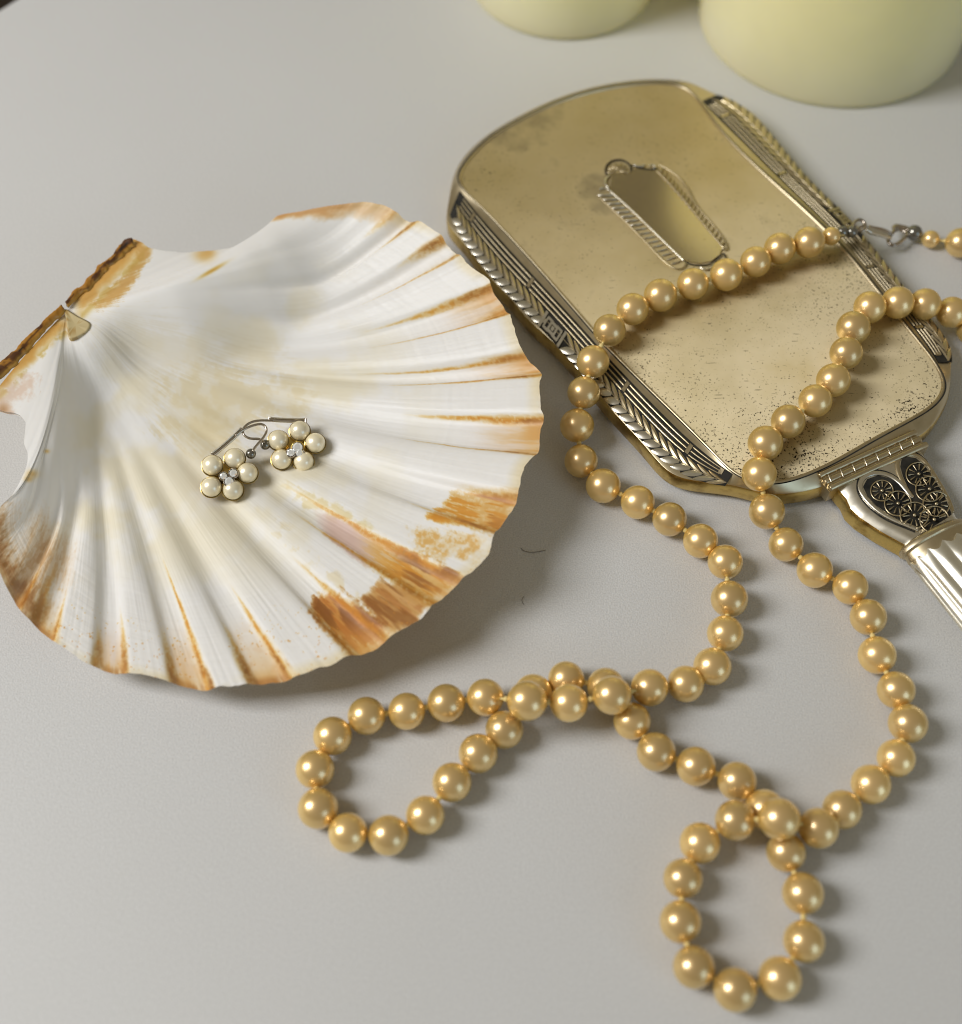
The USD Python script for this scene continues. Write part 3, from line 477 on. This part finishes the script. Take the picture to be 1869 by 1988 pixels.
def dress(B, t_orn, bright):
    V, F = patch(B, .012, .988, .20, .965, .10); part('border_ground', up(trimesh.Trimesh(V.reshape(-1, 3), np.vstack([F[:, [0, 1, 2]], F[:, [0, 2, 3]]]), process=False)), 'oxidised', frame_)
    # three long ribs broken by crossings into groups, each with a turned end
    cuts = [.03, .09, .33, .68, .88, .97]
    for a, b in zip(cuts[:-1], cuts[1:]):
        for s in (.275, .385, .495):
            part('rib', up(ribbon(B, a+.006, b-.006, s, .021, .1, .30, max(6, int(120*(b-a))))), 'gilt_silver', frame_, smooth=True)
        tt = (b if b < .95 else b-.006); q = up(trimesh.Trimesh(*[x if i == 0 else np.vstack([x[:, [0, 1, 2]], x[:, [0, 2, 3]]]) for i, x in enumerate((np.array([B(tt-.005, .25, .27), B(tt+.004, .25, .27), B(tt+.004, .50, .27), B(tt-.005, .50, .27)]), np.array([[0, 1, 2, 3]])))], process=False))
        part('crossing', q, 'gilt_silver', frame_)
    n = int(B.length/3.05); pitch = 1/n
    mid = .735
    part('stem', up(ribbon(B, .04, .965, mid, .014, .1, .3, 160)), 'gilt_silver', frame_, smooth=30)
    for k in range(1, n-1):
        t = (k+.5)*pitch
        if abs(t-t_orn) < .045: continue
        part('leaf', up(leaf(B, t+.75*pitch, mid-.01, t-.75*pitch, .555, .40, .12, .42)), 'gilt_silver', frame_, smooth=50)
        part('leaf', up(leaf(B, t+.95*pitch, mid+.008, t-.45*pitch, .96, .66, .12, .48)), bright, frame_, smooth=50)
    # square meander ornament
    def bar(t, s, dt, ds, h=.45):
        pts = [B(t-dt, s-ds, h), B(t+dt, s-ds, h), B(t+dt, s+ds, h), B(t-dt, s+ds, h)]; lo = [p-np.array([0, 0, .6]) for p in pts]
        V = np.array(pts+lo); F = [(0, 1, 2), (0, 2, 3)] + [f for j in range(4) for f in ((j, 4+j, 4+(j+1) % 4), (j, 4+(j+1) % 4, (j+1) % 4))]; m = trimesh.Trimesh(V, F, process=False); m.fix_normals(); return up(m)
    k = 1/B.length
    bits = [bar(t_orn-4.0*k, .76, .45*k, .20), bar(t_orn+4.0*k, .76, .45*k, .20), bar(t_orn-1.9*k, .64, 1.1*k, .03), bar(t_orn+1.9*k, .64, 1.1*k, .03), bar(t_orn-1.9*k, .88, 1.1*k, .03), bar(t_orn+1.9*k, .88, 1.1*k, .03),
            bar(t_orn-1.2*k, .70, .35*k, .07), bar(t_orn+1.2*k, .70, .35*k, .07), bar(t_orn-1.2*k, .82, .35*k, .07), bar(t_orn+1.2*k, .82, .35*k, .07), bar(t_orn, .66, 1.3*k, .035), bar(t_orn, .86, 1.3*k, .035), bar(t_orn, .76, .5*k, .05), bar(t_orn-2.8*k, .76, .3*k, .12), bar(t_orn+2.8*k, .76, .3*k, .12)]
    for b in bits: part('meander_bar', b, bright, frame_)
dress(left, .445, 'bright_silver'); dress(right, .525, 'gilt_silver')
# cartouche on the back
def cz(p): return (1116.6+p[0]/3.131, 271.9+p[1]/3.131)
cart = [on_back(*cz(p), .12) for p in [(225, 215), (250, 205), (330, 195), (380, 172), (500, 185), (560, 245), (640, 330), (740, 450), (900, 650), (880, 700), (830, 738), (760, 752), (690, 740), (655, 722), (500, 575), (350, 430), (215, 305)]]
cp = np.array(cart); o_c = cp.mean(0); V = np.vstack([cp, o_c, cp-[0, 0, .8]]); n_ = len(cp); F = [f for j in range(n_) for f in ((j, (j+1) % n_, n_), (n_+1+j, n_+1+(j+1) % n_, (j+1) % n_), (n_+1+j, (j+1) % n_, j))]
# flat polished plate: one plane through the rim
A_ = np.c_[cp[:, :2], np.ones(n_)]; co = np.linalg.lstsq(A_, cp[:, 2], rcond=None)[0]; V[:n_, 2] = A_@co+.25; V[n_, 2] = np.r_[o_c[:2], 1]@co+.25
m = trimesh.Trimesh(V, F, process=False); m.fix_normals(); m = up(m); plate = part('cartouche', m, 'polished_plate', mirror)
def orn(pxs, r, name, mtl='bright_silver', n=40, flat=.8, h=.45): return part(name, tube(spline([on_back(*cz(p), h) for p in pxs], n), r, 8, flat), mtl, plate, smooth=True)
orn([(212, 305), (350, 428), (500, 573), (662, 730)], .28, 'cartouche_edge'); orn([(495, 182), (640, 335), (740, 455), (905, 655)], .22, 'cartouche_edge', 'gilt_silver')
orn([(150, 345), (345, 530), (480, 670), (625, 782), (665, 770), (672, 745)], .2, 'cartouche_edge', 'gilt_silver'); orn([(515, 150), (690, 300), (745, 400), (830, 500), (925, 640), (925, 665), (895, 660)], .2, 'cartouche_edge', 'gilt_silver')
orn([(672, 735), (700, 752), (760, 760), (820, 752), (870, 715), (905, 690), (915, 712)], .2, 'cartouche_edge', 'oxidised'); orn([(345, 150), (400, 168), (460, 175), (505, 172)], .2, 'cartouche_edge', 'oxidised')
orn([(360, 150), (400, 158), (425, 148)], .35, 'scroll'); orn([(455, 158), (475, 150), (490, 158), (478, 168)], .3, 'scroll'); orn([(215, 210), (190, 235), (185, 262), (205, 285)], .3, 'scroll'); orn([(150, 295), (180, 290), (210, 300)], .32, 'scroll'); orn([(765, 770), (800, 785), (830, 775), (850, 750)], .3, 'scroll')
def rope(i0, i1, o0, o1, n, mtl):
    for k in range(n):
        f = (k+.2)/n; g = (k+.9)/n; a = np.array(i0)+(np.array(i1)-i0)*g; b = np.array(o0)+(np.array(o1)-o0)*f
        big_ = 1.0 if k < n*.45 else .7
        pts = [on_back(*cz(a), .25), on_back(*cz((a+b)/2), .42*big_), on_back(*cz(b), .2)]
        part('gadroon', tube(spline(pts, 7), np.array([.13, .24, .30, .34, .34, .30, .18])*big_, 7, 1.0), mtl, plate, smooth=True)
rope((212, 310), (650, 735), (135, 330), (610, 775), 17, 'bright_silver'); rope((500, 190), (895, 650), (525, 152), (930, 630), 18, 'gilt_silver')
# little shell at the head of the cartouche
sc = on_back(*cz((265, 185)), .3)
part('rosette_ground', tube(spline([on_back(*cz((265+78*math.cos(a), 180-62*math.sin(a))), .3) for a in np.linspace(math.pi*1.15, -.25, 24)], 40), .22, 8), 'oxidised', plate, smooth=True)
for a in np.linspace(math.pi*1.05, -.1, 8):
    pts = [on_back(*cz((262+s*math.cos(a), 190-s*.8*math.sin(a))), h) for s, h in ((14, .35), (40, .55), (66, .35))]; part('shell_flute', tube(spline(pts, 7), np.array([.10, .16, .20, .24, .26, .24, .14]), 7), 'gilt_silver', plate, smooth=True)
# collar, neck, ferrule and handle along the mirror's axis
c0, c1 = at(1600, 938, 7.5), at(1791, 852, 7.5); oc = (c0+c1)/2; vc = (c1-c0)/np.linalg.norm(c1-c0); halfc = np.linalg.norm(c1-c0)/2
wc = np.array([vc[1], -vc[0], 0.]); wa = np.array([at(1822, 1040, 6)-oc]).ravel(); wa[2] = 0; wa /= np.linalg.norm(wa); wc = wa*.75+wc*.25; wc /= np.linalg.norm(wc)
def loc(u, v, z): return np.array([oc[0]+wc[0]*u+vc[0]*v, oc[1]+wc[1]*u+vc[1]*v, z])
def uv(px, py, z):
    p = at(px, py, z)-oc; k = np.linalg.solve(np.array([[wc[0], vc[0]], [wc[1], vc[1]]]), p[:2]); return k
def bar_uv(u0, u1, v0, v1, z0, z1, name, mtl, bev=.5, sub='/'):
    poly = Polygon([loc(u, v, 0)[:2] for u, v in ((u0, v0), (u1, v0), (u1, v1), (u0, v1))]); return part(name, rounded_prism(poly, z0, z1, bev), mtl, mirror)
collar_ = bar_uv(-2.6, 2.4, -halfc, halfc, 3, 7.6, 'collar', 'gilt_silver', .7)
for u_, r_ in ((-2.1, .8), (1.9, .75)): part('collar_moulding', tube([loc(u_, v, 7.7) for v in np.linspace(-halfc+.3, halfc-.3, 12)], r_, 10), 'gilt_silver', collar_, smooth=True)
part('collar_moulding', tube([loc(-.1, v, 7.45) for v in np.linspace(-halfc+.5, halfc-.5, 12)], .85, 10), 'gilt_silver', collar_, smooth=True)
for k in range(8):
    v = -halfc+1.6+(2*halfc-4.5)*k/7; part('tick', tube([loc(-1.05, v+.35, 8.25), loc(-.2, v, 8.45), loc(.85, v-.3, 8.2)], .17, 6), 'bright_silver', collar_, smooth=True)
def nk(p): return (1553.4+p[0]/4.817, 801+p[1]/4.817)
Lw = [uv(*nk(p), 6.2) for p in ((425, 800), (470, 900), (560, 985), (750, 1110), (980, 1235))]; Rw = [uv(*nk(p), 6.2) for p in ((1130, 330), (1190, 420), (1260, 520), (1390, 760), (1468, 965))]
us = np.array([x[0] for x in Lw]); vl = np.array([x[1] for x in Lw]); ur = np.array([x[0] for x in Rw]); vr = np.array([x[1] for x in Rw])
UN = max(us.max(), ur.max()); uu = np.linspace(2.2, UN+1.0, 40); lv, rv = np.interp(uu, us, vl), np.interp(uu, ur, vr)
sec = [(-1, 1.2), (-1.04, 2.4), (-1.02, 5.2), (-.97, 6.0), (-.86, 6.9), (-.7, 7.4), (-.35, 7.7), (0, 7.8), (.35, 7.7), (.7, 7.4), (.86, 6.9), (.97, 6.0), (1.02, 5.2), (1.04, 2.4), (1, 1.2)]
def neck_rows(idx): return np.array([[loc(u, (a+b)/2+(b-a)/2*s, z) for s, z in [sec[i] for i in idx]] for u, a, b in zip(uu, lv, rv)])
for idx, name, mtl in ((range(0, 4), 'neck_side', 'brass_wall'), (range(3, 12), 'neck', 'bright_silver'), (range(11, 15), 'neck_side', 'brass_wall')):
    g = neck_rows(list(idx)); k = g.shape[1]; F = grid_faces(40, k); m = trimesh.Trimesh(g.reshape(-1, 3), np.vstack([F[:, [0, 1, 2]], F[:, [0, 2, 3]]]), process=False)
    if (m.face_normals*(m.triangles_center-loc(8, 0, 3))).sum() < 0: m.invert()
    q_ = part(name, m, mtl, mirror, smooth=35)
    if name == 'neck': neck_ = q_
def neck_z(px, py):
    z = 7.6
    for _ in range(5):
        u, v = uv(px, py, z); a, b = np.interp(u, us, vl), np.interp(u, ur, vr); s = np.clip((v-(a+b)/2)/((b-a)/2), -1, 1); z = np.interp(s, [q[0] for q in sec[3:12]], [q[1] for q in sec[3:12]])
    return z
def on_neck(p, h=0): px, py = nk(p); z = neck_z(px, py); return at(px, py, z+h)
lobeL = [(1055, 800), (980, 700), (870, 605), (730, 565), (610, 600), (565, 690), (610, 790), (700, 885), (850, 985), (1000, 1050), (1110, 1095)]
lobeR = [(1055, 790), (980, 680), (930, 570), (915, 470), (945, 410), (1010, 390), (1100, 405), (1190, 480), (1270, 600), (1370, 770), (1430, 930)]
ground_px = [(1060, 800), (985, 715), (870, 625), (735, 590), (635, 625), (600, 690), (640, 775), (720, 860), (860, 955), (1000, 1020), (1130, 1075), (1200, 1090), (1330, 1010), (1420, 950), (1350, 770), (1250, 610), (1170, 500), (1090, 430), (1010, 415), (960, 440), (950, 500), (975, 590), (1020, 690)]
gp = Polygon(ground_px).buffer(6).buffer(-2); tri_pts = []
gm = trimesh.creation.triangulate_polygon(Polygon(shapely.segmentize(gp, 25).exterior.coords), engine='earcut'); gm = trimesh.remesh.subdivide_to_size(np.c_[gm[0], np.zeros(len(gm[0]))], gm[1], 28); gv = np.array([on_neck(p[:2], .14) for p in gm[0]])
m = up(trimesh.Trimesh(gv, gm[1], process=False)); part('neck_recess', m, 'oxidised', neck_)
def flatband(pts, w, h, name, mtl): part(name, tube(spline([on_neck(p, h) for p in pts], 60), w, 10, .55), mtl, neck_, smooth=True)
flatband(lobeL, .62, .1, 'lobe_rim', 'bright_silver'); flatband(lobeR, .55, .1, 'lobe_rim', 'gilt_silver')
flatband([(x-26 if i > 3 else x, y-28 if i <= 4 else y+20) for i, (x, y) in enumerate(lobeL)], .16, .15, 'lobe_line', 'oxidised')
flatband([(x, y-26 if i < 8 else y-10) for i, (x, y) in enumerate(lobeR)], .14, .15, 'lobe_line', 'oxidised')
for i, (x, y, r_) in enumerate(((770, 730, 105), (1115, 575, 118), (920, 850, 125), (1215, 715, 128), (1280, 855, 125), (1075, 960, 132), (1260, 1000, 135))):
    bits = []; hh = .35+.1*i; nrm = lambda a, f: (x+r_*f*math.cos(a), y+r_*f*.92*math.sin(a))
    safe = lambda p: on_neck(p, hh) if gp.buffer(20).contains(Point(p)) else None
    ringp = [safe(nrm(a, 1.0)) for a in np.linspace(0, 2*math.pi, 37)]
    run = []
    for p in ringp+[None]:
        if p is not None: run.append(p)
        else:
            if len(run) > 2: bits.append(tube(run, .17, 6))
            run = []
    for k in range(11):
        a = 2*math.pi*k/11+.2; a_p, b_p = nrm(a, .36), nrm(a, .84)
        if gp.buffer(15).contains(Point(b_p)): bits.append(tube([on_neck(a_p, hh), on_neck(nrm(a, .6), hh+.12), on_neck(b_p, hh)], np.array([.07, .13, .24]), 6))
    bits.append(sphere(on_neck((x, y), hh+.1), .42, 2)); part('daisy', cat(bits), 'gilt_silver', neck_, smooth=60)
uf = UN+.6; hw = (np.interp(UN, ur, vr)-np.interp(UN, us, vl))/2; vm = (np.interp(UN, ur, vr)+np.interp(UN, us, vl))/2
def oval(u, a, b, zc, n=64, flute=0, k=14): 
    th = np.linspace(0, 2*math.pi, n, endpoint=False); f = 1-flute*np.abs(np.sin(th*k/2)) if flute else 1
    f = 1+flute*(np.abs(np.sin(th*k/2))-.7) if flute else np.ones(n)
    return np.array([loc(u, vm+a*math.cos(t)*q, zc+b*math.sin(t)*q) for t, q in zip(th, f)])
def loft(rows, name, mtl, smooth=40):
    V = np.array(rows); n, k = V.shape[:2]; F = grid_faces(n, k, True); V2 = np.vstack([V.reshape(-1, 3), V[0].mean(0), V[-1].mean(0)]); F = np.vstack([F[:, [0, 1, 2]], F[:, [0, 2, 3]], [(n*k, (j+1) % k, j) for j in range(k)], [(n*k+1, (n-1)*k+j, (n-1)*k+(j+1) % k) for j in range(k)]])
    m = trimesh.Trimesh(V2, F, process=False); m.fix_normals(); return part(name, m, mtl, mirror, smooth=smooth)
A0 = hw+1.0
loft([oval(uf-.6, A0-.6, 4.0, 4.6), oval(uf-.2, A0+.1, 4.5, 4.6), oval(uf+.5, A0+.5, 4.9, 4.7), oval(uf+1.2, A0+.5, 4.9, 4.7), oval(uf+1.5, A0+.1, 4.5, 4.7), oval(uf+1.9, A0+.0, 4.4, 4.7), oval(uf+3.2, A0+.25, 4.6, 4.7), oval(uf+3.6, A0, 4.4, 4.7), oval(uf+5.5, A0+.35, 4.7, 4.8), oval(uf+7, A0+.2, 4.5, 4.8)], 'ferrule', 'gilt_silver')
HL = 96; rowsH = []
for f in np.linspace(0, 1, 60):
    u = uf+4.8+HL*f; wd = (A0+.4)*(1+.16*math.sin(math.pi*min(1, f*1.25))-.18*sm(f, .6, 1))*(1 if f < .97 else math.sqrt(max(.02, 1-((f-.97)/.03)**2)))
    th = np.linspace(0, 2*math.pi, 168, endpoint=False); grow_ = sm(f, .0, .035)
    rowsH.append([loc(u-1.9*grow_*0-(1-abs(math.sin(t*7)))*1.3*(1-sm(f, 0, .05)), vm+wd*math.cos(t)*(1-.07*grow_*(1-abs(math.sin(t*7)))), 5.2+wd*.55*math.sin(t)*(1-.13*grow_*(1-abs(math.sin(t*7))))) for t in th])
loft(rowsH, 'handle', 'satin_silver', 60)

# ------------------------------------------------------------------ the pearl necklace
BR = 4.0
seq = [(1572, 470), (1515, 482), (1468, 508), (1411, 533), (1346, 551), (1283, 573), (1229, 600), (1184, 641), (1152, 702), (1134, 762), (1121, 826), (1129, 895), (1172, 943), (1239, 975), (1301, 1008), (1361, 1050), (1409, 1091), (1417, 1163), (1409, 1230), (1384, 1294), (1332, 1328), (1262, 1335), (1189, 1350), (1105, 1365), (1024, 1361), (943, 1354), (867, 1365),
       (790, 1381), (712, 1390), (646, 1429), (612, 1494), (618, 1570), (676, 1617), (755, 1622), (826, 1583), (878, 1519), (929, 1463), (980, 1417), (1036, 1346), (1100, 1319), (1177, 1333), (1228, 1400), (1275, 1460), (1352, 1488), (1432, 1517), (1486, 1572), (1527, 1655), (1560, 1735), (1562, 1828), (1515, 1900), (1428, 1922), (1348, 1878), (1322, 1790), (1327, 1706),
       (1360, 1637), (1428, 1593), (1514, 1590), (1590, 1608), (1636, 1572), (1692, 1523), (1741, 1472), (1764, 1405), (1741, 1340), (1704, 1272), (1687, 1198), (1652, 1140), (1583, 1107), (1527, 1057), (1490, 993), (1475, 920), (1487, 860), (1531, 818), (1584, 778), (1619, 738), (1644, 685), (1658, 636), (1690, 596), (1744, 587), (1797, 590), (1849, 606)]
on_mirror_z = {0: 14.2, 1: 14.0, 2: 13.9, 3: 13.8, 4: 13.7, 5: 13.6, 6: 13.4, 7: 13.1, 8: 12.0, 9: 10.0, 10: 6.6, 11: 4.3, 22: 7.6, 23: 8.2, 24: 7.0, 21: 5.6, 25: 5.0, 41: 4.0, 55: 6.0, 56: 9.4, 57: 5.8, 68: 6.2, 69: 11.0, 70: 12.8, 71: 13.1, 72: 13.3, 73: 13.4, 74: 13.4, 75: 13.3, 76: 13.1, 77: 12.2, 78: 10.2, 79: 7.2}
C = [at(x, y, on_mirror_z.get(i, BR)) for i, (x, y) in enumerate(seq)]
# push neighbours that overlap in depth apart a little, keeping them where they appear
for _ in range(40):
    CC = np.array(C); moved = False
    for i in (21, 22, 23, 24, 25, 55, 56, 57):
        d = np.linalg.norm(CC-CC[i], axis=1); d[max(0, i-1):i+2] = 99
        if d.min() < 7.85 and CC[i][2] < 11.5: C[i] = at(*seq[i], C[i][2]+.2); moved = True
    if not moved: break
neck = thing('pearl_necklace', (C[40][0], C[40][1], 0), 'long golden pearl necklace looped on the table and across the mirror', 'necklace')
for i, c in enumerate(C):
    s = sphere(c, BR*(1+.02*math.sin(i*2.7)+.012*math.sin(i*5.3)), 4); part('pearl', s, 'gold_pearl', neck, smooth=True)
def strand(pts):
    m = [tube(pts, .32, 6)]
    for a, b in zip(pts[:-1], pts[1:]):
        d = np.linalg.norm(b-a)
        if d > 1.0: m.append(sphere((a+b)/2, .62, 1))
    return cat(m)
# out of the picture on the right the strand comes back to the clasp
tail = [at(1890, 640, 4.0), at(1935, 660, 4), at(1990, 640, 4), at(2010, 580, 4), at(1990, 520, 4), at(1930, 485, 4), at(1866, 471, 4)]
tail2 = [at(1808, 464, 2.6)]
for c in tail: part('pearl', sphere(c, BR*.99, 4), 'gold_pearl', neck, smooth=True)
for c in tail2 + [at(1615, 458, 13.0)]: part('end_pearl', sphere(c, 2.35, 4), 'gold_pearl', neck, smooth=True)
part('thread', strand([at(1640, 456, 12.6), at(1615, 458, 13.0)]+C+tail+tail2+[at(1788, 462, 2.4)]), 'thread', neck, smooth=60)
def kz(p): return (1553.4+p[0]/2.875/2.06, 388.3+p[1]/2.875/2.06)
part('spacer_bead', sphere(at(*kz((490, 365)), 12.4), 1.5, 3), 'grey_bead', neck, smooth=True); part('spacer_bead', sphere(at(*kz((600, 365)), 11.9), 1.5, 3), 'grey_bead', neck, smooth=True)
part('spacer_bead', sphere(at(*kz((1320, 375)), 3.0), 2.1, 3), 'grey_bead', neck, smooth=True)
def ringpx(pts, z0, z1, r, name): 
    q = [at(*kz(p), z0+(z1-z0)*i/(len(pts)-1)) for i, p in enumerate(pts)]; part(name, tube(spline(q, 40), r, 8), 'steel_wire', neck, smooth=True)
ringpx([(610, 320), (640, 250), (700, 225), (745, 260), (755, 320), (715, 350), (660, 340)], 11.8, 10.5, .42, 'jump_ring')
ringpx([(650, 360), (700, 310), (750, 300), (790, 330)], 11.2, 9.2, .38, 'jump_ring')
hook = spline([at(*kz(p), z) for p, z in (((760, 330), 9.4), ((820, 350), 8.2), ((900, 375), 6.9), ((980, 400), 5.6), ((1050, 440), 4.4))], 30)
part('clasp_hook', tube(hook, np.interp(np.linspace(0, 1, 30), [0, .15, .8, 1], [.6, 1.35, 1.15, .6]), 10, .6), 'bright_silver', neck, smooth=True)
hook2 = spline([at(*kz(p), z) for p, z in (((800, 305), 9.0), ((900, 325), 7.4), ((1010, 360), 5.6), ((1060, 400), 4.6))], 20); part('clasp_hook', tube(hook2, .45, 8), 'steel_wire', neck, smooth=True)
ringpx([(1090, 330), (1050, 400), (1020, 470), (1060, 515), (1130, 500), (1200, 440), (1235, 390), (1190, 350), (1110, 350)], 3.6, 2.6, .5, 'clasp_ring')
loop = spline([at(*kz(p), 3.2) for p in ((1095, 340), (1110, 300), (1180, 310), (1245, 330), (1265, 365))], 24); part('clasp_ring', tube(loop, .75, 8, .7), 'steel_wire', neck, smooth=True)

# ------------------------------------------------------------------ two stray hairs on the table
h1 = part('hair', tube(spline([at(1012, 1064, .12), at(1022, 1071, .18), at(1040, 1072, .18), at(1060, 1068, .12)], 20), .06, 5), 'hair'); tag(prim(h1), 'short dark hair lying in the shell shadow right of the shell', 'hair', 'stray hairs on the table')
h2 = part('hair', tube(spline([at(1018, 1158, .12), at(1014, 1166, .2), at(1018, 1174, .12)], 12), .05, 5), 'hair'); tag(prim(h2), 'tiny curled dark hair on the table below the longer one', 'hair', 'stray hairs on the table')
